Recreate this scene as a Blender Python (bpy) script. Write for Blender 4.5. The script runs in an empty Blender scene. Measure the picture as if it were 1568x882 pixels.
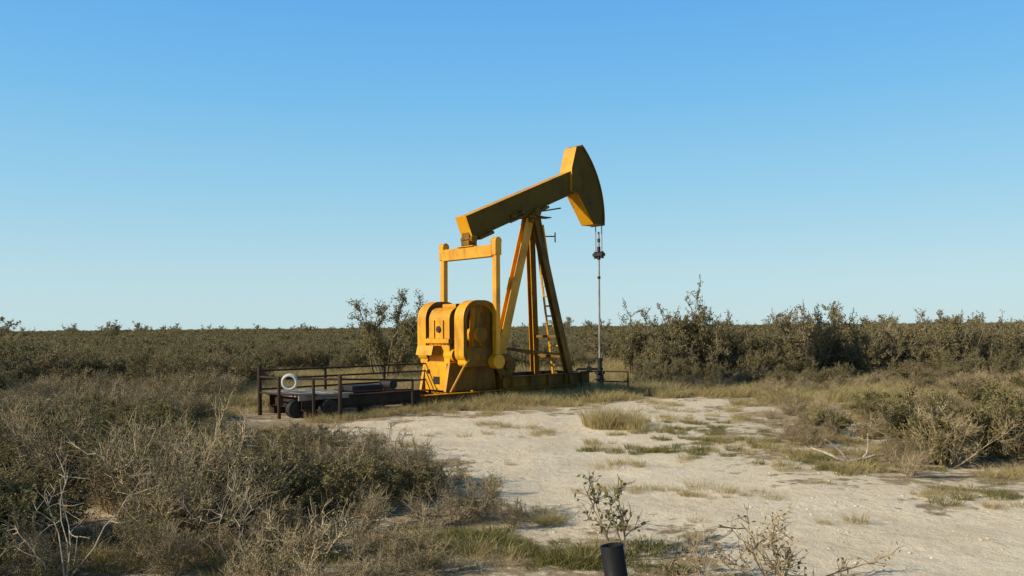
import bpy, bmesh, math, random
import numpy as np
from mathutils import Vector, Matrix, noise

random.seed(7); rng=np.random.default_rng(11)
scene=bpy.context.scene
COL=scene.collection
CAMH=2.06

# ------------------------------------------------------------------ materials
def newmat(name):
    m=bpy.data.materials.new(name); m.use_nodes=True
    nt=m.node_tree; nt.nodes.clear()
    out=nt.nodes.new('ShaderNodeOutputMaterial')
    return m,nt,out
def N(nt,t,**k):
    n=nt.nodes.new(t)
    for a,b in k.items(): setattr(n,a,b)
    return n
def L(nt,a,b): nt.links.new(a,b)
def noise_tex(nt,vec,scale,detail=4,rough=.55):
    n=N(nt,'ShaderNodeTexNoise'); n.inputs['Scale'].default_value=scale
    n.inputs['Detail'].default_value=detail; n.inputs['Roughness'].default_value=rough
    if vec is not None: L(nt,vec,n.inputs['Vector'])
    return n.outputs['Fac']
def mrange(nt,v,a,b,c=0,d=1):
    n=N(nt,'ShaderNodeMapRange'); L(nt,v,n.inputs[0])
    for i,x in enumerate((a,b,c,d)): n.inputs[i+1].default_value=x
    return n.outputs[0]
def mixc(nt,f,a,b,mode='MIX'):
    n=N(nt,'ShaderNodeMix',data_type='RGBA',blend_type=mode)
    if isinstance(f,(int,float)): n.inputs[0].default_value=f
    else: L(nt,f,n.inputs[0])
    for i,x in ((6,a),(7,b)):
        if isinstance(x,tuple): n.inputs[i].default_value=(*x,1)
        else: L(nt,x,n.inputs[i])
    return n.outputs[2]
def math_(nt,op,a,b=None):
    n=N(nt,'ShaderNodeMath',operation=op)
    for i,x in enumerate((a,b)):
        if x is None: continue
        if isinstance(x,(int,float)): n.inputs[i].default_value=x
        else: L(nt,x,n.inputs[i])
    return n.outputs[0]
def principled(nt,out,col,rough=.8,metal=0,spec=.3):
    p=N(nt,'ShaderNodeBsdfPrincipled')
    if isinstance(col,tuple): p.inputs['Base Color'].default_value=(*col,1)
    else: L(nt,col,p.inputs['Base Color'])
    if isinstance(rough,(int,float)): p.inputs['Roughness'].default_value=rough
    else: L(nt,rough,p.inputs['Roughness'])
    p.inputs['Metallic'].default_value=metal
    p.inputs['Specular IOR Level'].default_value=spec
    L(nt,p.outputs[0],out.inputs[0]); return p
def bump(nt,p,h,strength,dist=.02):
    b=N(nt,'ShaderNodeBump'); b.inputs['Strength'].default_value=strength
    b.inputs['Distance'].default_value=dist
    L(nt,h,b.inputs['Height']); L(nt,b.outputs[0],p.inputs['Normal'])

def paint_mat(name,c1,c2,rust,rustamt=.66,spec=.3,r0=.45,r1=.75,streak=.5):
    m,nt,out=newmat(name)
    tc=N(nt,'ShaderNodeTexCoord').outputs['Object']
    a=mixc(nt,mrange(nt,noise_tex(nt,tc,1.1,3),.3,.7),c1,c2)
    mp=N(nt,'ShaderNodeMapping'); mp.inputs['Scale'].default_value=(4,4,1.3); L(nt,tc,mp.inputs[0])
    st=mrange(nt,noise_tex(nt,mp.outputs[0],1.2,4,.55),rustamt-.1,rustamt+.12,0,streak)
    a=mixc(nt,st,a,rust)
    sp=mrange(nt,noise_tex(nt,tc,9,6,.72),.62,.69,0,.9)
    a=mixc(nt,sp,a,rust)
    big=mrange(nt,noise_tex(nt,tc,.9,4,.6),.5,.68,0,.45)
    a=mixc(nt,big,a,rust)
    p=principled(nt,out,a,mrange(nt,noise_tex(nt,tc,5),.3,.7,r0,r1),0,spec)
    bump(nt,p,noise_tex(nt,tc,30,5),.15,.01)
    return m
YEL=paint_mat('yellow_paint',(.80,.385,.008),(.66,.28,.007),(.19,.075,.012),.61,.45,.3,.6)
YELS=paint_mat('yellow_paint_shaded',(.125,.082,.012),(.10,.062,.010),(.06,.04,.014),.60,.15,.65,.85)  # darker yellow: shade of beam and horsehead sides painted into the colour
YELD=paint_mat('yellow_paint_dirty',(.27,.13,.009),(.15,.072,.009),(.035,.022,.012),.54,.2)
STEEL=paint_mat('rusty_steel',(.045,.030,.021),(.075,.040,.024),(.02,.015,.012),.5,.15)
BLACK=paint_mat('greasy_black',(.016,.014,.013),(.03,.026,.022),(.05,.03,.02),.6)
GREY=paint_mat('weathered_grey',(.34,.30,.24),(.22,.19,.15),(.09,.06,.04),.56)
WHITE=paint_mat('weathered_white',(.62,.60,.55),(.5,.48,.43),(.2,.16,.12),.64)
ROD=paint_mat('polished_rod_metal',(.42,.38,.33),(.3,.27,.23),(.12,.09,.06),.6)
PIPE=paint_mat('black_pipe_paint',(.009,.008,.009),(.016,.015,.015),(.05,.035,.025),.66,.2,.5,.7)

def foliage_mat(name,c1,c2,c3,transl=.3,scale=3):
    m,nt,out=newmat(name)
    tc=N(nt,'ShaderNodeTexCoord').outputs['Object']
    oi=N(nt,'ShaderNodeObjectInfo')
    a=mixc(nt,mrange(nt,noise_tex(nt,tc,scale,3),.35,.65),c1,c2)
    a=mixc(nt,mrange(nt,oi.outputs['Random'],0,1,0,.9),a,c3)
    v=mrange(nt,noise_tex(nt,tc,23,2),.3,.7,.6,1.35)
    hs=N(nt,'ShaderNodeHueSaturation'); L(nt,a,hs.inputs['Color']); L(nt,v,hs.inputs['Value'])
    d=N(nt,'ShaderNodeBsdfDiffuse'); L(nt,hs.outputs[0],d.inputs[0])
    if transl<=0:
        L(nt,d.outputs[0],out.inputs[0]); return m
    t=N(nt,'ShaderNodeBsdfTranslucent'); L(nt,hs.outputs[0],t.inputs[0])
    mx=N(nt,'ShaderNodeMixShader'); mx.inputs[0].default_value=transl
    L(nt,d.outputs[0],mx.inputs[1]); L(nt,t.outputs[0],mx.inputs[2]); L(nt,mx.outputs[0],out.inputs[0])
    return m
LEAF=foliage_mat('mesquite_leaf',(.22,.19,.08),(.32,.275,.125),(.31,.245,.12),.38)
LEAFL=foliage_mat('creosote_leaf',(.155,.14,.050),(.26,.23,.085),(.22,.18,.075),.33)
LEAFG=foliage_mat('green_leaf',(.15,.15,.045),(.22,.205,.07),(.18,.16,.06))
BARK=foliage_mat('bark',(.21,.165,.10),(.13,.10,.065),(.27,.21,.135),0)
DRYTW=foliage_mat('dry_twig',(.36,.275,.165),(.17,.13,.08),(.44,.34,.205),0)
DRYLF=foliage_mat('dry_leaf',(.24,.20,.09),(.15,.13,.055),(.30,.235,.11),.3)
GRASS=foliage_mat('dry_grass_blade',(.54,.42,.20),(.38,.29,.135),(.44,.36,.16),.3,2)
GRASSG=foliage_mat('green_grass_blade',(.17,.175,.045),(.24,.22,.075),(.22,.195,.07),.3,2)
DEAD=foliage_mat('dead_wood',(.52,.42,.30),(.34,.27,.19),(.45,.37,.28),0)
STONE=foliage_mat('stone',(.70,.59,.43),(.44,.36,.25),(.76,.66,.50),0)

# ------------------------------------------------------------------ plant generator
class Acc:
    def __init__(s): s.v=[];s.f=[];s.m=[];s.nv=0
    def tube(s,pts,r0,r1,mi,sides=3):
        pts=np.asarray(pts); n=len(pts); b=s.nv
        d=pts[-1]-pts[0]; d=d/(math.sqrt(d@d)+1e-9)
        a=np.array((d[1]*.2-d[2]*.9,d[2]*.3-d[0]*.2,d[0]*.9-d[1]*.3)); a/=math.sqrt(a@a)+1e-9
        c=np.array((d[1]*a[2]-d[2]*a[1],d[2]*a[0]-d[0]*a[2],d[0]*a[1]-d[1]*a[0]))
        t=2*math.pi*np.arange(sides)/sides
        ring=np.cos(t)[:,None]*a+np.sin(t)[:,None]*c
        r=np.linspace(r0,r1,n)
        V=(pts[:,None,:]+ring[None]*r[:,None,None]).reshape(-1,3)
        s.v.append(V); s.nv+=len(V)
        for i in range(n-1):
            for k in range(sides):
                k2=(k+1)%sides
                s.f.append((b+i*sides+k,b+i*sides+k2,b+(i+1)*sides+k2,b+(i+1)*sides+k)); s.m.append(mi)
        if sides>3: s.f.append(tuple(b+(n-1)*sides+k for k in range(sides))); s.m.append(mi)
    def leaves(s,P,l,w,mi,g,up=.2):
        n=len(P)
        if n==0: return
        d=g.normal(size=(n,3)); d[:,2]+=up; d/=np.linalg.norm(d,axis=1)[:,None]
        e=np.cross(d,g.normal(size=(n,3))); e/=np.linalg.norm(e,axis=1)[:,None]+1e-9
        ll=(l*g.uniform(.6,1.3,n))[:,None]
        V=np.stack([P,P+d*ll*.5+e*w,P+d*ll,P+d*ll*.5-e*w],1).reshape(-1,3)
        b=s.nv; s.v.append(V); s.nv+=4*n
        s.f+= [(b+4*i,b+4*i+1,b+4*i+2,b+4*i+3) for i in range(n)]; s.m+=[mi]*n
    def mesh(s,name,mats):
        me=bpy.data.meshes.new(name); me.from_pydata(np.concatenate(s.v).tolist(),[],s.f)
        for m in mats: me.materials.append(m)
        me.polygons.foreach_set('material_index',s.m); me.update(); return me
def unit(v): return v/(math.sqrt(v@v)+1e-9)
def path(p,d,length,n,g,wob,up):
    pts=[p]; st=length/(n-1); w=g.normal(size=(n,3))*wob; w[:,2]+=up
    for i in range(n-1):
        d=unit(d+w[i]); pts.append(pts[-1]+d*st)
    return pts,d
def plant(seed,H=1,tilt=.9,nst=14,nsub=9,ntw=6,nleaf=8,ll=.05,lw=.015,r=(.018,.008,.004),wob=.16,up=.06,sublen=.38,twlen=.16,mats=None,name='p',base=.1,lmin=.15,subup=.15):
    g=np.random.default_rng(seed); A=Acc(); LP=[]
    for i in range(nst):
        th=g.uniform(0,2*math.pi); tl=tilt*g.uniform(0.05,1)**.75
        d=np.array([math.cos(th)*math.sin(tl),math.sin(th)*math.sin(tl),math.cos(tl)])
        p=np.array([math.cos(th)*base*g.uniform(0,1),math.sin(th)*base*g.uniform(0,1),-.03])
        Ls=H*g.uniform(.5,1.15)
        pts,_=path(p,d,Ls,6,g,wob,up)
        A.tube(pts,r[0]*g.uniform(.6,1.1),r[1]*.7,0,4)
        for j in range(nsub):
            t=g.uniform(lmin,1)**.8*(len(pts)-1); k=min(int(t),len(pts)-2); q=pts[k]+(pts[k+1]-pts[k])*(t-k)
            dd=unit(unit(pts[k+1]-pts[k])*.8+g.normal(size=3)*.65+np.array([0,0,subup]))
            sp,_=path(q,dd,H*sublen*g.uniform(.5,1.1)*(1.15-.5*t/5),4,g,wob*1.3,up)
            A.tube(sp,r[1],r[2]*.8,0,3)
            for w in range(ntw):
                t2=g.uniform(.15,1)*(len(sp)-1); k2=min(int(t2),len(sp)-2); q2=sp[k2]+(sp[k2+1]-sp[k2])*(t2-k2)
                d2=unit(unit(sp[k2+1]-sp[k2])*.8+g.normal(size=3)*.6)
                tw,_=path(q2,d2,H*twlen*g.uniform(.5,1.2),3,g,wob*1.3,up)
                A.tube(tw,r[2],r[2]*.45,0,3)
                if nleaf:
                    t3=g.uniform(0,2,nleaf); a0=np.array(tw); k3=np.minimum(t3.astype(int),1)
                    LP.append(a0[k3]+(a0[k3+1]-a0[k3])*(t3-k3)[:,None]+g.normal(size=(nleaf,3))*.012*H)
    if LP: A.leaves(np.concatenate(LP),ll,lw,1,g)
    return A.mesh(name,mats)
def grass(seed,H,R,n,w,mats,name,spread=.6):
    g=np.random.default_rng(seed); A=Acc(); V=[];
    for i in range(n):
        th=g.uniform(0,6.283); rr=R*math.sqrt(g.uniform(0,1))
        p=np.array([math.cos(th)*rr,math.sin(th)*rr,-.02]); a2=th+g.normal()*.7
        d=unit(np.array([math.cos(a2)*spread*g.uniform(.1,1),math.sin(a2)*spread*g.uniform(.1,1),1]))
        h=H*g.uniform(.4,1.15); e=unit(np.cross(d,g.normal(size=3)))*w*g.uniform(.6,1.2)
        m=p+d*h*.55; t=p+d*h+np.array([math.cos(a2),math.sin(a2),-.3])*h*g.uniform(.05,.4)
        b=A.nv; A.v.append(np.array([p-e,p+e,m+e*.7,m-e*.7,t])); A.nv+=5
        A.f+= [(b,b+1,b+2,b+3),(b+3,b+2,b+4)]; A.m+=[0,0]
    return A.mesh(name,mats)

def proto_col(name,meshes):
    c=bpy.data.collections.new(name)
    for i,me in enumerate(meshes):
        o=bpy.data.objects.new(f'{name}_{i:02d}',me); c.objects.link(o)
    return c
C_mesq=proto_col('proto_mesquite',[plant(100+i,1,(.62,.85,.5,.75,.95)[i],15,9,5,7,.046,.010,(.018,.008,.0045),mats=[BARK,LEAF],name='mesquite',base=.16,lmin=.08,subup=.4,wob=.12,sublen=.36) for i in range(5)])
C_far=proto_col('proto_far',[plant(150+i,1,.8,11,7,4,6,.07,.017,(.02,.01,.006),mats=[BARK,LEAF],name='farbrush',base=.2,lmin=.05,subup=.4) for i in range(4)])
C_low=proto_col('proto_low',[plant(180+i,1,1.15,16,8,6,9,.05,.012,(.014,.008,.005),mats=[DRYTW,LEAFL],name='lowbush',base=.16,lmin=.05,subup=.25) for i in range(4)])
C_scrub=proto_col('proto_scrub',[plant(200+i,1,1.1 if i%2 else .85,17,8,5,(1,4,1,0,3)[i],.04,.010,(.010,.006,.0036),mats=[DRYTW,DRYLF],name='scrub',base=.16,lmin=.08,twlen=.22,subup=.3) for i in range(5)])
C_grass=proto_col('proto_grass',[grass(300+i,.30,.16+.05*(i%3),100,.0035,[GRASS],'drygrass',.8) for i in range(5)])
C_green=proto_col('proto_green',[grass(320+i,.13,.17,130,.0045,[GRASSG],'greengrass',.9) for i in range(4)])
def stone(seed):
    bm=bmesh.new(); bmesh.ops.create_icosphere(bm,subdivisions=1,radius=1)
    g=np.random.default_rng(seed)
    for v in bm.verts: v.co=Vector((v.co.x*g.uniform(.7,1.2),v.co.y*g.uniform(.7,1.1),v.co.z*g.uniform(.4,.7)))
    me=bpy.data.meshes.new('stone'); bm.to_mesh(me); bm.free(); me.materials.append(STONE); return me
C_stone=proto_col('proto_stone',[stone(i) for i in range(4)])

def scatter(name,col,pts,scales,tilt=0):
    n=len(pts)
    me=bpy.data.meshes.new(name); me.from_pydata([tuple(p) for p in pts],[],[])
    a=me.attributes.new('sc','FLOAT_VECTOR','POINT'); a.data.foreach_set('vector',np.asarray(scales,dtype=np.float32).ravel())
    r=np.zeros((n,3),dtype=np.float32); r[:,2]=rng.uniform(0,6.283,n)
    if tilt: r[:,0]=rng.normal(size=n)*tilt; r[:,1]=rng.normal(size=n)*tilt
    a=me.attributes.new('ro','FLOAT_VECTOR','POINT'); a.data.foreach_set('vector',r.ravel())
    a=me.attributes.new('ix','INT','POINT'); a.data.foreach_set('value',rng.integers(0,len(col.objects),n).astype(np.int32))
    ob=bpy.data.objects.new(name,me); COL.objects.link(ob)
    ng=bpy.data.node_groups.new(name+'_gn','GeometryNodeTree')
    ng.interface.new_socket('Geometry',in_out='INPUT',socket_type='NodeSocketGeometry')
    ng.interface.new_socket('Geometry',in_out='OUTPUT',socket_type='NodeSocketGeometry')
    gi=ng.nodes.new('NodeGroupInput'); go=ng.nodes.new('NodeGroupOutput')
    ci=ng.nodes.new('GeometryNodeCollectionInfo'); ci.inputs['Collection'].default_value=col
    ci.inputs['Separate Children'].default_value=True; ci.inputs['Reset Children'].default_value=True
    ip=ng.nodes.new('GeometryNodeInstanceOnPoints'); ip.inputs['Pick Instance'].default_value=True
    def attr(nm,t):
        q=ng.nodes.new('GeometryNodeInputNamedAttribute'); q.data_type=t; q.inputs['Name'].default_value=nm
        return [o for o in q.outputs if o.enabled and o.name=='Attribute'][0]
    er=ng.nodes.new('FunctionNodeEulerToRotation')
    ng.links.new(gi.outputs[0],ip.inputs['Points']); ng.links.new(ci.outputs[0],ip.inputs['Instance'])
    ng.links.new(attr('ix','INT'),ip.inputs['Instance Index'])
    ng.links.new(attr('ro','FLOAT_VECTOR'),er.inputs[0]); ng.links.new(er.outputs[0],ip.inputs['Rotation'])
    ng.links.new(attr('sc','FLOAT_VECTOR'),ip.inputs['Scale']); ng.links.new(ip.outputs[0],go.inputs[0])
    md=ob.modifiers.new('scatter','NODES'); md.node_group=ng
    return ob

# ------------------------------------------------------------------ ground
POLY=np.array([(-3.9,17.2),(-2.9,18.7),(-.69,20.3),(1.18,20.2),(3.4,23.8),(6.2,23.6),(5.0,18.8),(3.9,14.7),(3.9,12),(4.6,10.7),(5.9,9.75),(9.5,9.0),(16,7),(16,2.5),(2.0,2.5),(1.5,6.9),(1.1,7.6),(.5,8.9),(-.3,9.9),(-1.1,12.2),(-1.6,13.4),(-2.8,15.6)])
def sdist(P):
    P=np.asarray(P,float); d=np.full(len(P),1e9); ins=np.zeros(len(P),bool)
    n=len(POLY)
    for i in range(n):
        a=POLY[i]; b=POLY[(i+1)%n]; e=b-a; w=P-a
        t=np.clip((w@e)/(e@e),0,1); dd=np.linalg.norm(w-t[:,None]*e,axis=1); d=np.minimum(d,dd)
        c=((a[1]>P[:,1])!=(b[1]>P[:,1]))
        with np.errstate(divide='ignore',invalid='ignore'):
            xx=(b[0]-a[0])*(P[:,1]-a[1])/(b[1]-a[1])+a[0]
        ins^= c&(P[:,0]<xx)
    return np.where(ins,d,-d)
def gh(x,y):
    near=1/(1+max(0,math.hypot(x,y)-40)/20)
    return (.05*noise.noise(Vector((x*.35,y*.35,1)))+.03*noise.noise(Vector((x*1.3,y*1.3,5))))*near
def axis(lo,hi,step,far):
    a=list(np.arange(lo,hi+1e-6,step)); s=step; x=hi
    while x<far: s*=1.35; x+=s; a.append(x)
    return a
ax=axis(-14,14,.2,3500); xs=sorted(set([round(-t,4) for t in axis(14,14,.2,3500)]+[round(t,4) for t in ax]))
ys=axis(2,32,.2,3500); ys=sorted([ -300,-100,-30,-8,-1]+[round(t,4) for t in ys])
vs=[(x,y,gh(x,y)) for y in ys for x in xs]; nx=len(xs)
fs=[(j*nx+i,j*nx+i+1,(j+1)*nx+i+1,(j+1)*nx+i) for j in range(len(ys)-1) for i in range(nx-1)]
me=bpy.data.meshes.new('ground'); me.from_pydata(vs,[],fs)
va=np.array(vs); sd=sdist(va[:,:2])
floor_=np.where((va[:,0]>3)&(va[:,1]<26),.38,.22)
a=me.attributes.new('sand','FLOAT','POINT'); a.data.foreach_set('value',np.clip(.5+sd/3.6,floor_,1).astype(np.float32))
me.polygons.foreach_set('use_smooth',[True]*len(me.polygons))
ground=bpy.data.objects.new('ground',me); COL.objects.link(ground)
m,nt,out=newmat('caliche_ground')
geo=N(nt,'ShaderNodeNewGeometry').outputs['Position']
at=N(nt,'ShaderNodeAttribute'); at.attribute_name='sand'
n1=noise_tex(nt,geo,.9,6,.6); n2=noise_tex(nt,geo,5,6,.65); n3=noise_tex(nt,geo,38,5,.7); n4=noise_tex(nt,geo,130,3,.7)
s=math_(nt,'ADD',at.outputs['Fac'],mrange(nt,n1,.3,.7,-.5,.5))
s=math_(nt,'ADD',s,mrange(nt,n2,.3,.7,-.28,.28))
s=mrange(nt,s,.36,.58)
sand=mixc(nt,mrange(nt,n1,.38,.62),(.94,.79,.56),(.80,.65,.44))
sand=mixc(nt,mrange(nt,n2,.48,.68,0,.45),sand,(.66,.52,.34))
sand=mixc(nt,mrange(nt,n3,.54,.74,0,.5),sand,(.58,.45,.29))
sand=mixc(nt,mrange(nt,n4,.57,.70,0,.5),sand,(.46,.35,.22))
lit=mixc(nt,mrange(nt,n2,.35,.65),(.34,.25,.14),(.54,.415,.25))
lit=mixc(nt,mrange(nt,n3,.45,.65,0,.7),lit,(.19,.14,.08))
col=mixc(nt,s,lit,sand)
p=principled(nt,out,col,.95,0,.1)
h=math_(nt,'ADD',math_(nt,'MULTIPLY',n2,1.0),math_(nt,'MULTIPLY',n3,.35))
h=math_(nt,'ADD',h,math_(nt,'MULTIPLY',n4,.10))
bump(nt,p,h,.7,.065)
me.materials.append(m)

# ------------------------------------------------------------------ vegetation scatter
def nz(x,y,f,o=0): return noise.noise(Vector((x*f,y*f,o)))
def cand(n,x0,x1,y0,y1): return np.column_stack([rng.uniform(x0,x1,n),rng.uniform(y0,y1,n)])
PO=np.array((.61,25.5)); TH=math.radians(42); D2=np.array((math.cos(TH),math.sin(TH))); N2=np.array((math.sin(TH),-math.cos(TH)))
def near_pump(x,y,mv=1.5):
    r=np.array((x,y))-PO; u=r@D2; v=r@N2
    return -9.6<u<4 and -mv-.3<v<mv
def ok_w(x,y,m=1.0): return abs(x)<y*.62+5
P=[];S=[]
def put(x,y,h,w=1.0): P.append((x,y,gh(x,y)));S.append((h*w,h*w,h))
def flush(name,col,**k):
    global P,S
    scatter(name,col,P,S,**k); P=[];S=[]
# far field
for x,y in cand(4400,-80,80,46,115):
    if not ok_w(x,y): continue
    if nz(x,y,.11,3)<-.18: continue
    put(x,y,rng.uniform(.8,1.55)+.35*nz(x,y,.1,8),1.1)
for x,y in cand(5200,-330,330,115,480):
    if not ok_w(x,y): continue
    put(x,y,rng.uniform(1.2,1.95),2.0)
for i in range(80):
    y=rng.uniform(120,420); x=rng.uniform(-.62,.62)*y; put(x,y,rng.uniform(2.2,4.0),1.1)
flush('distant_brush',C_far)
for x,y in cand(170,-13,3.5,37,47): put(x,y,rng.uniform(.7,1.35),1.05)
# right thicket, stepping down toward the clearing, with gaps
for x,y in cand(560,4.5,34,27,46):
    if x<y*.15 or x>y*.62+4: continue
    if nz(x,y,.35,41)<-.22: continue
    f=.36+.55*min(1,max(0,(y-28))/5.5)
    put(x,y,f*(rng.uniform(1.05,1.85)+.7*nz(x,y,.25,2)),1.0)
for (x,y,h) in [(6.0,32,2.45),(6.7,32.5,2.8),(7.5,32,2.3),(8.0,33.5,2.5),(11.3,32,2.45),(12.1,32.5,2.55),(14.6,32.5,2.35),(4.7,33,2.2),(9.4,32,1.9),(10.6,31.5,2.0),(17,32,2.2),(15.8,31,1.8),(13.2,31,1.8)]: put(x,y,h,.85)
# left mid thicket
for x,y in cand(230,-30,-8.5,24.5,44):
    if nz(x,y,.22,6)<.0 : continue
    put(x,y,rng.uniform(.8,1.4),1.0)
for (x,y,h) in [(-16,26,1.7),(-15.2,27.5,1.8),(-9.6,27,1.3),(-11.3,29,1.4),(-13.6,22,1.2)]: put(x,y,h,1.1)
flush('mesquite_thicket',C_mesq)
for (x,y,h,w) in [(-1.30,10.0,.52,1.05),(-1.0,10.3,.42,1.1),(-5.2,8.2,.5,1.1),(-5.6,7.6,.42,1.1),(6.4,12.7,.8,1.1),(7.4,12.9,.95,1.0),(6.9,14.2,.9,1.1),(8.6,14.0,1.0,1.0),(5.9,15.8,.5,1.2),(-3.0,12.4,.48,1.2),(-3.3,8.0,.4,1.2),(-4.2,9.9,.7,1.1),(-5.0,12,.7,1.1),(-7.3,12.5,.9,1.1)]: put(x,y,h,w)
def hcap(x,y):
    k=.075 if x/y<-.36 else .112
    return max(.22,2.0-k*y)
for x,y in cand(420,-14,1,6,19):
    sd_=sdist([(x,y)])[0]
    if not ok_w(x,y) or sd_>-.9 or near_pump(x,y,2.6) or nz(x,y,.5,21)<.08: continue
    if (y>17 and x>-6.6) or (x>-2.4 and y<9.4): continue
    put(x,y,min(hcap(x,y),rng.uniform(.35,.75)),1.15)
for x,y in cand(70,5,20,13,28):
    if ok_w(x,y) and sdist([(x,y)])[0]<-1.2 and nz(x,y,.3,14)>0: put(x,y,rng.uniform(.35,.7),1.2)
flush('creosote_bushes',C_low)
for x,y in cand(1100,-15,2,5.8,20):
    if not ok_w(x,y): continue
    sd_=sdist([(x,y)])[0]
    if sd_>-.35 or near_pump(x,y,2.4): continue
    if x>-.8 and y<9: continue
    if y>17 and x>-6.6: continue
    if nz(x,y,.6,4)<.03: continue
    hh=min(hcap(x,y),rng.uniform(.35,.85)*(.7+.4*min(1,(-sd_)/3)))
    if y<7.8: hh*=.55
    put(x,y,hh,1.1)
for x,y in cand(150,-30,-8,19,27): put(x,y,rng.uniform(.5,.9),1.15)
for x,y in cand(800,3.8,20,11,29):
    if not ok_w(x,y) or sdist([(x,y)])[0]>-.5: continue
    if nz(x,y,.5,9)<(.15 if y<26 else -.1): continue
    put(x,y,rng.uniform(.2,.42)*(1.3 if y>21 else 1)*(1.2 if x>y*.45 else 1),1.2)
for (x,y,h,w) in [(-3.55,9.0,1.15,.9),(-3.9,9.4,.95,1),(-3.1,9.6,.85,1),(-5.5,10.5,.95,1),(-6.1,11.5,.9,1.1),(-.62,8.95,.46,1.1),(-.3,9.1,.44,1.1),(.0,8.7,.30,1.2),(-.9,8.8,.36,1.2),(-1.5,8.6,.45,1.1),(-.9,7.7,.36,1.2),(-1.3,7.3,.38,1.2),(-.75,7.1,.3,1.2),(-1.05,6.8,.28,1.2),(-1.9,7.7,.42,1.1),(-2.9,12.3,.62,1.1),(6.25,12.3,.75,1.2),(7.6,12.6,.9,1.1),(5.85,15.6,.45,1.2),(5.4,15.9,.38,1.2),(8.4,13.1,1.0,1)]: put(x,y,h,w)
flush('dry_scrub',C_scrub)

# dry grass
c=cand(26000,-24,24,5.5,36); sdc=sdist(c)
for (x,y),s_ in zip(c,sdc):
    if not ok_w(x,y) : continue
    q=nz(x,y,.8,12)+.5*nz(x,y,2.3,2)
    if s_>.2 or (s_>-.3 and q<.3): continue
    if q<.02+(.12 if s_>-2.5 else 0)-(.25 if y>21 else 0)+(.12 if x>3 and y<21 else 0): continue
    r=(np.array((x,y))-PO); u=r@D2; v=r@N2
    if -9<u<1.8 and abs(v)<1.0: continue
    if -6.4<x<-1.8 and 17<y<19.3: continue
    k=rng.uniform(.45,1.0)*(1.45 if y>22 else .8)
    put(x,y,k,1.15)
for x,y in cand(6500,-60,60,30,60):
    if ok_w(x,y): put(x,y,rng.uniform(1.3,2.3),1.3)
for i in range(170): 
    t=rng.uniform(-5,4); q=PO+D2*t+N2*rng.uniform(1.0,2.1); put(q[0],q[1],rng.uniform(.5,1.2))
for i in range(60):
    t=rng.uniform(-8.5,-4.5); q=PO+D2*t+N2*rng.uniform(1.3,2.0); put(q[0],q[1],rng.uniform(.4,.9))
for i in range(26):
    x=2.0+rng.normal()*.25; y=17.3+rng.normal()*.25; put(x,y,rng.uniform(1.0,1.9),.8)
for i in range(60):
    x=3.2+rng.normal()*.8; y=25.6+rng.normal()*.5; put(x,y,rng.uniform(1.0,1.9),.9)
c=cand(1500,-3,9,8.5,23); sdc=sdist(c)
for (x,y),s_ in zip(c,sdc):
    if s_>0 and nz(x,y,.9,30)>(.28 if x<1.8 else .12): put(x,y,rng.uniform(.22,.6),1.2)
flush('dry_grass',C_grass)
for (cx,cy,r,n) in [(-.75,8.1,.3,45),(-.35,7.9,.3,18),(.5,7.5,.25,26),(.95,7.6,.35,18),(2.35,13.9,.4,12),(3.2,14.9,.6,22),(3.1,13.6,.4,14),(5.3,12.2,.6,14),(4.4,11.9,.5,14),(6.3,10.2,.5,12),(-5,7.6,.8,50),(-3.5,7.2,.6,24),(1.6,13.9,.3,5),(6.0,9.6,.4,9),(-2.2,7.4,.5,14),(3.0,16.3,.6,16),(4.0,17.5,.8,18),(5.0,15,.9,16)]:
    for i in range(n): put(cx+rng.normal()*r,cy+rng.normal()*r*.7,rng.uniform(.5,1.05))
flush('green_weeds',C_green,tilt=.1)
c=cand(9000,-8,12,5.5,24); sdc=sdist(c)
for (x,y),s_ in zip(c,sdc):
    if s_<-.8: continue
    k=.005+.018*rng.uniform(0,1)**6; P.append((x,y,gh(x,y)+k*.2)); S.append((k,k,k))
flush('gravel_stones',C_stone)

def addobj(name,me,loc,rz=0,sc=1):
    o=bpy.data.objects.new(name,me); COL.objects.link(o); o.location=loc; o.rotation_euler[2]=rz; o.scale=(sc,)*3 if not isinstance(sc,tuple) else sc; return o
t=plant(911,2.9,.95,15,9,9,11,.085,.020,(.05,.02,.007),wob=.13,up=.10,mats=[BARK,LEAF],name='mesquite_tree',base=.3,lmin=.15,sublen=.26,twlen=.13,subup=.4)
addobj('mesquite_tree',t,(-4.7,32,0),1.6,(1.05,1.05,1.08))
t=plant(912,.62,.75,6,4,4,2,.035,.014,(.009,.006,.0035),mats=[BARK,LEAFG],name='twiggy_shrub',base=.04,wob=.22,lmin=.35,sublen=.35,twlen=.22)
addobj('twiggy_shrub',t,(.95,7.45,0),1.0,(1.3,1.3,1.2))
t=plant(923,.6,.85,8,5,6,1,.03,.008,(.0085,.0052,.003),mats=[DRYTW,DRYLF],name='bare_shrub',base=.05,wob=.2,lmin=.3,sublen=.4,twlen=.22)
addobj('bare_shrub',t,(2.0,6.45,0),0,1.2)
addobj('bare_shrub.001',t,(-1.75,7.0,0),2,1.1)
addobj('bare_shrub.002',t,(1.5,6.7,0),4,.75)
t=plant(931,1.0,.55,5,3,3,0,.03,.01,(.008,.005,.003),mats=[DEAD,DRYLF],name='dead_sapling',base=.05,wob=.2,lmin=.4,sublen=.3,twlen=.2)
addobj('dead_sapling',t,(-3.6,6.7,0),1,.95)
addobj('dead_sapling.001',t,(-2.3,7.1,0),3,.8)
A=Acc(); g=np.random.default_rng(5)
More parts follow.
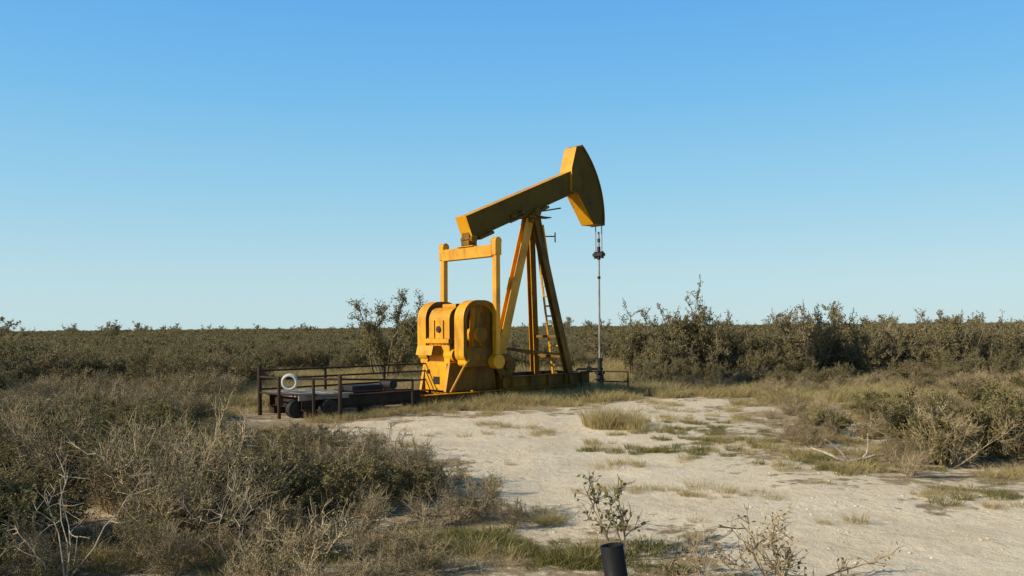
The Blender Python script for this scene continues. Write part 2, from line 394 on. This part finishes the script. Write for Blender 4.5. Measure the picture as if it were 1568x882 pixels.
for (p,d,l,r) in [((0,0,.02),(1,.2,.12),.75,.03),((0.05,0,.02),(-.5,.1,.9),.45,.022),((.3,.05,.06),(.8,-.1,.9),.35,.016),((0,0,.03),(-.9,.3,.1),.5,.025)]:
    pts,_=path(np.array(p),unit(np.array(d)),l,6,g,.18,0); A.tube(pts,r,r*.35,0,6)
addobj('dead_branch',A.mesh('dead_branch',[DEAD]),(4.85,12.4,.02),.2,1.1)

# ------------------------------------------------------------------ mesh part builder
class MB:
    def __init__(s): s.bm=bmesh.new()
    def _frame(s,p1,p2,up=(0,0,1)):
        p1=Vector(p1);p2=Vector(p2); z=(p2-p1); L_=z.length; z.normalize()
        x=Vector(up).cross(z)
        if x.length<1e-4: x=Vector((0,1,0)).cross(z)
        x.normalize(); y=z.cross(x); 
        M=Matrix((x,y,z)).transposed().to_4x4(); M.translation=(p1+p2)/2
        return M,L_
    def bar(s,p1,p2,w,h,up=(0,0,1)):
        M,L_=s._frame(p1,p2,up)
        bmesh.ops.create_cube(s.bm,size=1,matrix=M@Matrix.Diagonal((w,h,L_,1))); return s
    def ibeam(s,p1,p2,w,h,tf=.03,tw=.03,up=(0,0,1)):
        M,L_=s._frame(p1,p2,up)
        for off,ww,hh in ((h/2-tf/2,w,tf),(-h/2+tf/2,w,tf)):
            bmesh.ops.create_cube(s.bm,size=1,matrix=M@Matrix.Translation((0,off,0))@Matrix.Diagonal((ww,hh,L_,1)))
        bmesh.ops.create_cube(s.bm,size=1,matrix=M@Matrix.Diagonal((tw,h-2*tf-.002,L_,1))); return s
    def box(s,c,sz):
        bmesh.ops.create_cube(s.bm,size=1,matrix=Matrix.Translation(c)@Matrix.Diagonal((*sz,1))); return s
    def cyl(s,p1,p2,r,r2=None,seg=20):
        M,L_=s._frame(p1,p2)
        bmesh.ops.create_cone(s.bm,cap_ends=True,segments=seg,radius1=r,radius2=r if r2 is None else r2,depth=L_,matrix=M); return s
    def prism(s,prof,v0,v1):
        a=[s.bm.verts.new((u,-v0,z)) for u,z in prof]; b=[s.bm.verts.new((u,-v1,z)) for u,z in prof]
        n=len(prof); s.bm.faces.new(a); s.bm.faces.new(b[::-1])
        for i in range(n): s.bm.faces.new((a[i],b[i],b[(i+1)%n],a[(i+1)%n]))
        return s
    def ring(s,po,pi,v0,v1):
        n=len(po); V=[[s.bm.verts.new((u,-v,z)) for u,z in pr] for pr in (po,pi) for v in (v0,v1)]
        o0,o1,i0,i1=V
        for i in range(n):
            j=(i+1)%n
            for q in ((o0[i],o0[j],o1[j],o1[i]),(i0[i],i1[i],i1[j],i0[j]),(o0[i],i0[i],i0[j],o0[j]),(o1[i],o1[j],i1[j],i1[i])): s.bm.faces.new(q)
        return s
    def torus(s,c,R,r,axis='y',seg=32,sg=10):
        vs=[]
        for i in range(seg):
            t=2*math.pi*i/seg
            for j in range(sg):
                q=2*math.pi*j/sg; rr=R+r*math.cos(q); h=r*math.sin(q)
                vs.append(s.bm.verts.new(Vector(c)+Vector((rr*math.cos(t),h,rr*math.sin(t)))))
        for i in range(seg):
            for j in range(sg):
                s.bm.faces.new((vs[i*sg+j],vs[((i+1)%seg)*sg+j],vs[((i+1)%seg)*sg+(j+1)%sg],vs[i*sg+(j+1)%sg]))
        return s
    def done(s,name,mat,parent=None,bevel=.008,smooth=False,sidemat=None):
        bmesh.ops.recalc_face_normals(s.bm,faces=s.bm.faces)
        me=bpy.data.meshes.new(name); s.bm.to_mesh(me); s.bm.free(); me.materials.append(mat)
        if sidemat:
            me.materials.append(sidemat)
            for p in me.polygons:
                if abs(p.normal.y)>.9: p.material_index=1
        o=bpy.data.objects.new(name,me); COL.objects.link(o)
        if parent: o.parent=parent
        if bevel:
            b=o.modifiers.new('bevel','BEVEL'); b.width=bevel; b.segments=2; b.limit_method='ANGLE'; b.angle_limit=math.radians(40)
        if smooth:
            for p in me.polygons: p.use_smooth=True
            o.modifiers.new('wn','WEIGHTED_NORMAL')
        return o
def empty(name,loc=(0,0,0),rz=0):
    e=bpy.data.objects.new(name,None); COL.objects.link(e); e.location=loc; e.rotation_euler[2]=rz; e.empty_display_size=.3; return e
def W(u,v,z): return (u,-v,z)   # local: u along beam, v towards viewer's right

PJ=empty('pumpjack',(.61,25.5,0),TH)
b=MB()
for v in (-.8,.8): b.ibeam(W(-4.6,v,.16),W(1.7,v,.16),.24,.30,.025,.02)
for u in (-4.45,-3.4,-1.9,-.6,.5,1.55): b.ibeam(W(u,-.67,.16),W(u,.67,.16),.16,.24,.02,.02)
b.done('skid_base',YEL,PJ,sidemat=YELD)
b=MB()
for v in (-.8,.8):
    b.ibeam(W(-1.9,v,.49),W(1.62,v,.49),.2,.34,.022,.02)
    for u in (-1.6,-.9,-.2,.5,1.2): b.bar(W(u,v+.05,.35),W(u,v+.05,.63),.02,.09)
for u in (-1.85,1.57): b.ibeam(W(u,-.68,.49),W(u,.68,.49),.14,.34,.02,.02)
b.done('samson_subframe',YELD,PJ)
top=5.28
b=MB(); b.ibeam(W(-1.55,.0,.6),W(-.13,0,top),.30,.22,.03,.025,up=(0,1,0)); b.done('rear_leg',YEL,PJ)
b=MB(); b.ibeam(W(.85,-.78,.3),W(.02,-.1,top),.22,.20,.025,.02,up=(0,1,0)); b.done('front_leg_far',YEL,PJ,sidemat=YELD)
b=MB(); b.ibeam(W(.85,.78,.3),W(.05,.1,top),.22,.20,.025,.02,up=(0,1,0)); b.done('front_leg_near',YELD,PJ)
b=MB()
b.bar(W(.72,-.66,1.15),W(.72,.66,1.15),.09,.09); b.bar(W(.62,-.56,1.75),W(.62,.56,1.75),.08,.08)
b.bar(W(-1.3,0,1.45),W(.68,.6,1.2),.06,.06); b.bar(W(-1.3,0,1.45),W(.68,-.6,1.2),.06,.06)
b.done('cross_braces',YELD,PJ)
b=MB(); b.box(W(-.02,0,5.33),(.55,.5,.09)); b.box(W(-.02,0,5.22),(.4,.36,.12)); b.cyl(W(0,-.32,5.46),W(0,.32,5.46),.12); b.box(W(0,0,5.42),(.3,.4,.14))
b.done('saddle_bearing',YELD,PJ)
b=MB(); 
l0a=W(1.02,-.16,.55); l1a=W(.2,-.05,5.1); l0b=W(1.02,.36,.55); l1b=W(.2,.28,5.1)
b.bar(l0a,l1a,.06,.04); b.bar(l0b,l1b,.06,.04)
for i in range(1,15):
    t=i/15; b.cyl(Vector(l0a).lerp(Vector(l1a),t),Vector(l0b).lerp(Vector(l1b),t),.026,seg=8)
b.done('ladder',YEL,PJ,bevel=.003)
b=MB()
b.cyl(W(-.1,.35,5.45),W(.75,.5,5.62),.022,seg=8); b.cyl(W(.1,.2,4.75),W(.7,.3,4.78),.02,seg=8); b.cyl(W(.7,.3,4.6),W(.7,.3,4.9),.02,seg=8)
b.cyl(W(.1,.25,5.45),W(.25,.3,4.55),.018,seg=8); b.box(W(.28,.2,5.33),(.45,.3,.03))
b.done('bearing_service_rails',YELD,PJ,bevel=.002)
ang=math.radians(22.5); bc=5.88
def BP(s_,off=0,v=0): return W(s_*math.cos(ang)-off*math.sin(ang),v,bc+s_*math.sin(ang)+off*math.cos(ang))
def bx(s0,s1,o0,o1,v0,v1):
    cs=[BP(s_,o,v) for s_ in (s0,s1) for o in (o0,o1) for v in (v0,v1)]
    vv=[b.bm.verts.new(c) for c in cs]
    for f in ((0,1,3,2),(4,6,7,5),(0,4,5,1),(2,3,7,6),(0,2,6,4),(1,5,7,3)): b.bm.faces.new([vv[i] for i in f])
b=MB()
bx(-2.75,1.9,-.295,.295,-.18,.18)
bx(-2.76,1.92,.297,.34,-.21,.21); bx(-2.76,1.92,-.34,-.297,-.21,.21)
bx(-2.80,-2.762,-.36,.36,-.24,.24)
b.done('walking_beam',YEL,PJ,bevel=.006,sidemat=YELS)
b=MB(); bx(-.35,.35,-.42,-.343,-.3,.3); bx(-2.55,-2.0,-.43,-.343,-.26,.26); bx(-1.3,-.6,-.36,-.3,.222,.26)
b.cyl(BP(-1.15,-.2,.2),BP(-1.15,-.2,.34),.05); b.cyl(BP(-.75,-.2,.2),BP(-.75,-.2,.34),.05); b.cyl(BP(-1.15,-.2,.3),BP(-.75,-.2,.3),.02,seg=8)
b.done('beam_clamps',YELD,PJ)
R=2.93; pz=5.50
arc=[(R*math.cos(math.radians(t)),pz+R*math.sin(math.radians(t))) for t in np.linspace(-4,48.5,18)]
prof=arc+[(1.72,7.66),(1.50,6.95),(1.50,6.25),(1.78,6.18),(2.46,5.28)]
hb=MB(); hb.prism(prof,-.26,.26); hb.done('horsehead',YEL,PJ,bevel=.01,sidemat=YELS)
hb=MB()
inner=[((R-.0)*math.cos(math.radians(t)),pz+(R)*math.sin(math.radians(t))) for t in np.linspace(-4.4,49,18)]
outer=[((R+.035)*math.cos(math.radians(t)),pz+(R+.035)*math.sin(math.radians(t))) for t in np.linspace(-4.4,49,18)]
hb.prism(outer+[(u-.001,z) for u,z in inner[::-1]],-.30,.30)
hb.done('horsehead_track',YELD,PJ,bevel=0)
ru=R+.06
b=MB()
for v in (-.13,.13): b.cyl(W(ru,v,5.5),W(ru,v,4.42),.018,seg=8)
b.cyl(W(ru,-.13,5.5),W(ru-.02,-.13,5.9),.018,seg=8); b.cyl(W(ru,.13,5.5),W(ru-.02,.13,5.9),.018,seg=8)
b.done('bridle_cables',ROD,PJ,bevel=0)
b=MB(); b.box(W(ru,0,4.36),(.16,.42,.10)); b.cyl(W(ru,0,4.2),W(ru,0,4.62),.055); b.cyl(W(ru,-.14,4.24),W(ru,-.14,4.46),.06);b.cyl(W(ru,.14,4.24),W(ru,.14,4.46),.06); b.box(W(ru,0,4.82),(.07,.07,.12))
b.done('carrier_bar',BLACK,PJ)
b=MB(); b.cyl(W(ru,0,.9),W(ru,0,5.1),.032,seg=10); b.done('polished_rod',ROD,PJ,bevel=0,smooth=True)
b=MB(); b.cyl(W(ru,0,3.58),W(ru,0,3.66),.05,seg=10); b.done('rod_clamp',BLACK,PJ,bevel=0)
ue=-2.42
b=MB(); b.box(W(ue,0,4.13),(.24,2.2,.33)); b.box(W(ue,0,4.31),(.34,.7,.03)); b.done('equalizer_bar',YEL,PJ,bevel=.02)
b=MB(); b.box(W(ue,0,4.40),(.3,.34,.14)); b.cyl(W(ue,-.25,4.52),W(ue,.25,4.52),.11); b.box(W(ue,0,4.6),(.26,.3,.2)); b.done('tail_bearing',YELD,PJ)
for nm,v in (('pitman_arm_near',1.16),('pitman_arm_far',-1.16)):
    b=MB(); sg=1 if v>0 else -1
    b.bar(W(ue,v,4.24),W(ue-.02,v,1.15),.15,.17,up=(0,1,0))
    b.box(W(ue,v,4.2),(.22,.2,.40)); b.cyl(W(ue,v-.11,4.38),W(ue,v+.11,4.38),.115,seg=20)
    b.cyl(W(ue-.02,v-.13,1.12),W(ue-.02,v+.13,1.12),.2,seg=24)
    b.done(nm,YEL,PJ,bevel=.012)
def rrect(u0,u1,z0,z1,r,n=6,rt=None):
    rt=rt or r; o=[]
    for cx,cz,a0,rr in ((u1-rt,z1-rt,0,rt),(u0+rt,z1-rt,90,rt),(u0+r,z0+r,180,r),(u1-r,z0+r,270,r)):
        for i in range(n+1):
            t=math.radians(a0+90*i/n); o.append((cx+rr*math.cos(t),cz+rr*math.sin(t)))
    return o
# gearbox housing (split flange, cover, breather, bolts)
b=MB(); b.prism(rrect(-3.5,-2.2,1.05,2.60,.06,8,.34),-.46,.46); b.prism(rrect(-3.60,-2.10,1.62,1.74,.02),-.54,.54)
b.prism(rrect(-3.15,-2.6,2.58,2.70,.04),-.3,.3); b.cyl(W(-3.35,-.3,1.3),W(-3.35,.58,1.3),.17)
for i in range(6): b.cyl(W(-3.56,-.42+.165*i,1.59),W(-3.56,-.42+.165*i,1.77),.02,seg=6)
b.box(W(-3.515,-.2,2.0),(.04,.04,.5)); b.box(W(-3.515,.2,2.0),(.04,.04,.5))
b.prism([(-3.85,1.30),(-3.5,1.30),(-3.5,1.56),(-3.78,1.56)],-.62,.1)
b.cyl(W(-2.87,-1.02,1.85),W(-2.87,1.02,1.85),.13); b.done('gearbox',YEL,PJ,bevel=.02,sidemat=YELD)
b=MB(); b.prism([(-3.75,.33),(-1.95,.33),(-2.1,1.1),(-3.6,1.1)],-.6,-.5); b.prism([(-3.75,.33),(-1.95,.33),(-2.1,1.1),(-3.6,1.1)],.5,.6)
b.box(W(-3.6,0,.72),(.06,.98,.74)); b.box(W(-2.1,0,.72),(.06,.98,.74)); b.box(W(-2.85,0,1.08),(1.5,1.2,.05))
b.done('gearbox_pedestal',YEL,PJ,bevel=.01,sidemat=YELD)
b=MB(); b.box(W(-3.64,.05,.62),(.03,.26,.2)); b.cyl(W(-3.66,-.3,.85),W(-3.62,-.3,.85),.06); b.cyl(W(-3.54,0,2.0),W(-3.50,0,2.0),.09); b.done('pedestal_hatch',BLACK,PJ)
for nm,v,sg in (('crank_near',.84,1),('crank_far',-.84,-1)):
    b=MB()
    po=rrect(-3.48,-2.24,1.12,2.78,.22,10,.50); pi=rrect(-3.35,-2.37,1.42,2.64,.16,10,.38)
    b.ring(po,pi,v-.20,v+.20)
    b.prism(rrect(-3.40,-2.34,1.0,1.5,.1),v-.17,v+.17)
    b.prism([(-3.08,1.38),(-2.35,1.38),(-2.35,2.35),(-2.48,2.58),(-2.7,2.67),(-3.0,2.67)],v-.10,v+.10)
    b.cyl(W(-2.87,v-.22,1.85),W(-2.87,v+.22,1.85),.20,seg=24)
    b.bar(W(-2.87,v,1.85),W(-2.45,v,1.15),.2,.26,up=(0,1,0)); b.bar(W(-2.95,v,1.75),W(-2.75,v,2.6),.12,.24,up=(0,1,0))
    b.cyl(W(-2.44,v,1.12),W(-2.44,v+.36*sg,1.12),.08)
    for q in (2.71,1.25): b.cyl(W(-2.95,v-.215,q),W(-2.95,v+.215,q),.04,seg=8); b.cyl(W(-2.75,v-.215,q),W(-2.75,v+.215,q),.04,seg=8)
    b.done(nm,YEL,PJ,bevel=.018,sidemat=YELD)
b=MB(); b.cyl(W(-1.55,.15,.95),W(-1.55,.6,.95),.33,seg=28); b.cyl(W(-1.55,.6,.95),W(-1.55,.66,.95),.12); b.box(W(-1.55,.35,.7),(.5,.4,.2)); b.bar(W(-1.9,.75,.6),W(-2.3,.75,1.3),.05,.05)
b.done('brake_drum',YELD,PJ,bevel=.02)
b=MB(); 
b.cyl(W(-3.9,1.0,.35),W(-3.5,1.02,.95),.03,seg=8); b.cyl(W(-3.5,1.02,.95),W(-3.3,1.02,1.2),.03,seg=8)
b.done('brake_lever',YEL,PJ,bevel=0)

WH=empty('wellhead',(.61+ru*math.cos(TH),25.5+ru*math.sin(TH),0))
b=MB(); b.cyl((0,0,-.1),(0,0,.5),.11); b.cyl((0,0,.5),(0,0,.56),.17); b.cyl((0,0,.3),(0,0,.34),.18); b.cyl((0,0,.56),(0,0,.98),.075); b.cyl((0,0,.9),(0,0,1.02),.1)
b.cyl((-.75,0,.66),(.1,0,.66),.04,seg=12); b.cyl((-.75,0,.66),(-.75,0,-.1),.04,seg=12); b.cyl((-.35,-.06,.66),(-.35,.06,.66),.1); b.cyl((-.35,0,.66),(-.35,0,.86),.02,seg=8); b.cyl((-.35,0,.86),(-.35,0,.88),.09)
b.done('wellhead_body',BLACK,WH,bevel=.006)
WH2=empty('wellhead_guard_rail',(1.5,24.9,0))
b=MB()
for x,y in ((.55,.3),(1.2,.45),(1.9,.1)): b.cyl((x,y,-.1),(x,y,.72),.025,seg=8)
b.cyl((.55,.3,.7),(1.2,.45,.7),.02,seg=8); b.cyl((1.2,.45,.7),(1.9,.1,.7),.02,seg=8); b.cyl((1.2,.45,.4),(1.9,.1,.4),.02,seg=8)
b.done('rails',STEEL,WH2,bevel=0)

ES=empty('engine_skid',(.61,25.5,0),TH)
b=MB()
for v in (-.75,.85): b.ibeam(W(-8.1,v,.32),W(-4.75,v,.32),.2,.30,.025,.02)
for u in (-8,-7,-6,-4.85): b.ibeam(W(u,-.64,.32),W(u,.74,.32),.14,.24,.02,.02)
for u in (-7.9,-6.4,-5.1):
    for v in (-.75,.85): b.box(W(u,v,.08),(.3,.26,.17))
b.done('skid_beams',STEEL,ES)
b=MB()
for i in range(5): b.box(W(-8.05+i*.29,.05,.50+.008*(i%2)),(.26,1.75,.05))
b.box(W(-7.6,1.0,.47),(1.3,.05,.12)); b.done('deck_planks',GREY,ES)
b=MB(); b.cyl(W(-8.15,.55,.2),W(-8.15,.75,.2),.21); b.cyl(W(-7.55,1.0,.2),W(-7.55,1.2,.2),.21,seg=24); b.cyl(W(-7.55,1.2,.2),W(-7.55,1.24,.2),.08)
b.box(W(-6.0,.1,.56),(.9,.5,.12)); b.cyl(W(-5.2,-.2,.60),W(-5.2,.3,.60),.12)
b.done('rollers_and_mounts',BLACK,ES,bevel=.01)
FE=empty('steel_pipe_fence')
A0=Vector((-6.0,20.15,0)); B0=Vector((-5.35,19.45,0)); C0=Vector((-3.9,19.2,0)); dv=Vector((math.cos(TH),math.sin(TH),0))
b=MB()
def post(p,h,r=.035): b.cyl(p+Vector((0,0,-.1)),p+Vector((0,0,h)),r,seg=10)
fr=[A0,A0+dv*1.75,A0+dv*3.5,A0+dv*5.0]
for i,p in enumerate(fr): post(p,1.18 if i==0 else 1.1,.05 if i==0 else .035)
for z in (.62,.86,1.06):
    for i in range(3): b.cyl(fr[i]+Vector((0,0,z)),fr[i+1]+Vector((0,0,z)),.022,seg=8)
post(B0,.95,.04); post(C0,1.0,.045); post(C0+Vector((-.62,.08,0)),.9,.035)
post(C0+dv*2.1+Vector((-.1,.1,0)),.8,.03)
for z in (.55,.92):
    b.cyl(A0+Vector((0,0,z)),B0+Vector((0,0,z)),.024,seg=8); b.cyl(B0+Vector((0,0,z)),C0+Vector((0,0,z-.02)),.024,seg=8)
b.cyl(C0+Vector((0,0,.9)),C0+dv*2.1+Vector((-.1,.1,.78)),.022,seg=8)
b.cyl(C0+Vector((0,0,.62)),C0+dv*2.1+Vector((-.1,.1,.55)),.018,seg=8)
b.done('posts_and_rails',STEEL,FE,bevel=0,smooth=True)
b=MB(); b.torus((-5.08,19.36,.84),.165,.032); b.torus((-5.08,19.33,.83),.155,.026); b.done('hose_coil',WHITE,None,bevel=0,smooth=True)

b=MB(); n=28
ro=[(.082*math.cos(2*math.pi*i/n),.082*math.sin(2*math.pi*i/n)) for i in range(n)]
ri=[(x*.88,y*.88) for x,y in ro]
def lp(prof,z): return [b.bm.verts.new((x,y,z)) for x,y in prof]
o0,o1,i1,i0=lp(ro,-.2),lp(ro,.52),lp(ri,.52),lp(ri,.1)
for i in range(n):
    j=(i+1)%n
    for A_,B_ in ((o0,o1),(o1,i1),(i1,i0)): b.bm.faces.new((A_[i],A_[j],B_[j],B_[i]))
b.bm.faces.new(i0)
o=b.done('pipe_post',PIPE,None,bevel=0,smooth=False); o.location=(.76,5.95,0); o.rotation_euler=(math.radians(-4),math.radians(-8),0)
for p in o.data.polygons: p.use_smooth=abs(p.normal.z)<.5

# ------------------------------------------------------------------ light, sky, camera
S_=Vector((-.93,-.37,0)).normalized(); EL=math.radians(26)
sv=Vector((S_.x*math.cos(EL),S_.y*math.cos(EL),math.sin(EL)))
sl=bpy.data.lights.new('sun','SUN'); sl.energy=5; sl.angle=math.radians(.5); sl.color=(1,.91,.74)
so=bpy.data.objects.new('sun',sl); COL.objects.link(so); so.rotation_euler=sv.to_track_quat('Z','Y').to_euler(); so.location=(-20,-10,20)
w=bpy.data.worlds.new('World'); scene.world=w; w.use_nodes=True; nt=w.node_tree; nt.nodes.clear()
out=nt.nodes.new('ShaderNodeOutputWorld'); bg=nt.nodes.new('ShaderNodeBackground'); sk=nt.nodes.new('ShaderNodeTexSky')
sk.sky_type='NISHITA'; sk.sun_disc=False; sk.sun_elevation=EL; sk.sun_rotation=math.atan2(S_.x,S_.y)%(2*math.pi)
sk.air_density=1.0; sk.dust_density=.3; sk.ozone_density=2
tc=nt.nodes.new('ShaderNodeTexCoord'); sx=nt.nodes.new('ShaderNodeSeparateXYZ'); nt.links.new(tc.outputs['Generated'],sx.inputs[0])
cr=nt.nodes.new('ShaderNodeValToRGB'); nt.links.new(sx.outputs['Z'],cr.inputs[0])
els=cr.color_ramp.elements
STR=.13
pts=[(0,(.53,.72,.77)),(.06,(.48,.705,.79)),(.15,(.32,.63,.83)),(.26,(.185,.52,.86)),(.37,(.12,.42,.87)),(.52,(.03,.12,.30)),(1,(.010,.035,.10))]
els[0].position=0; els[1].position=1
for p_,c_ in pts[1:-1]: els.new(p_)
for e,(p_,c_) in zip(els,pts): e.position=p_; e.color=(*c_,1)
vm=nt.nodes.new('ShaderNodeVectorMath'); vm.operation='SCALE'; vm.inputs['Scale'].default_value=1/STR
nt.links.new(cr.outputs[0],vm.inputs[0])
mx=nt.nodes.new('ShaderNodeMix'); mx.data_type='RGBA'; mx.inputs[0].default_value=.9
nt.links.new(sk.outputs[0],mx.inputs[6]); nt.links.new(vm.outputs[0],mx.inputs[7])
bg.inputs[1].default_value=STR
nt.links.new(mx.outputs[2],bg.inputs[0]); nt.links.new(bg.outputs[0],out.inputs[0])
cam=bpy.data.cameras.new('camera'); co=bpy.data.objects.new('camera',cam); COL.objects.link(co)
cam.sensor_width=36; cam.lens=29.85; cam.shift_y=.0376; cam.clip_end=8000; cam.clip_start=.05
co.matrix_world=Matrix.Translation((0,0,CAMH))@Matrix.Rotation(math.radians(90),4,'X')@Matrix.Rotation(math.radians(-.5),4,'Z')
scene.camera=co
scene.view_settings.view_transform='Standard'; scene.view_settings.look='None'; scene.view_settings.exposure=0
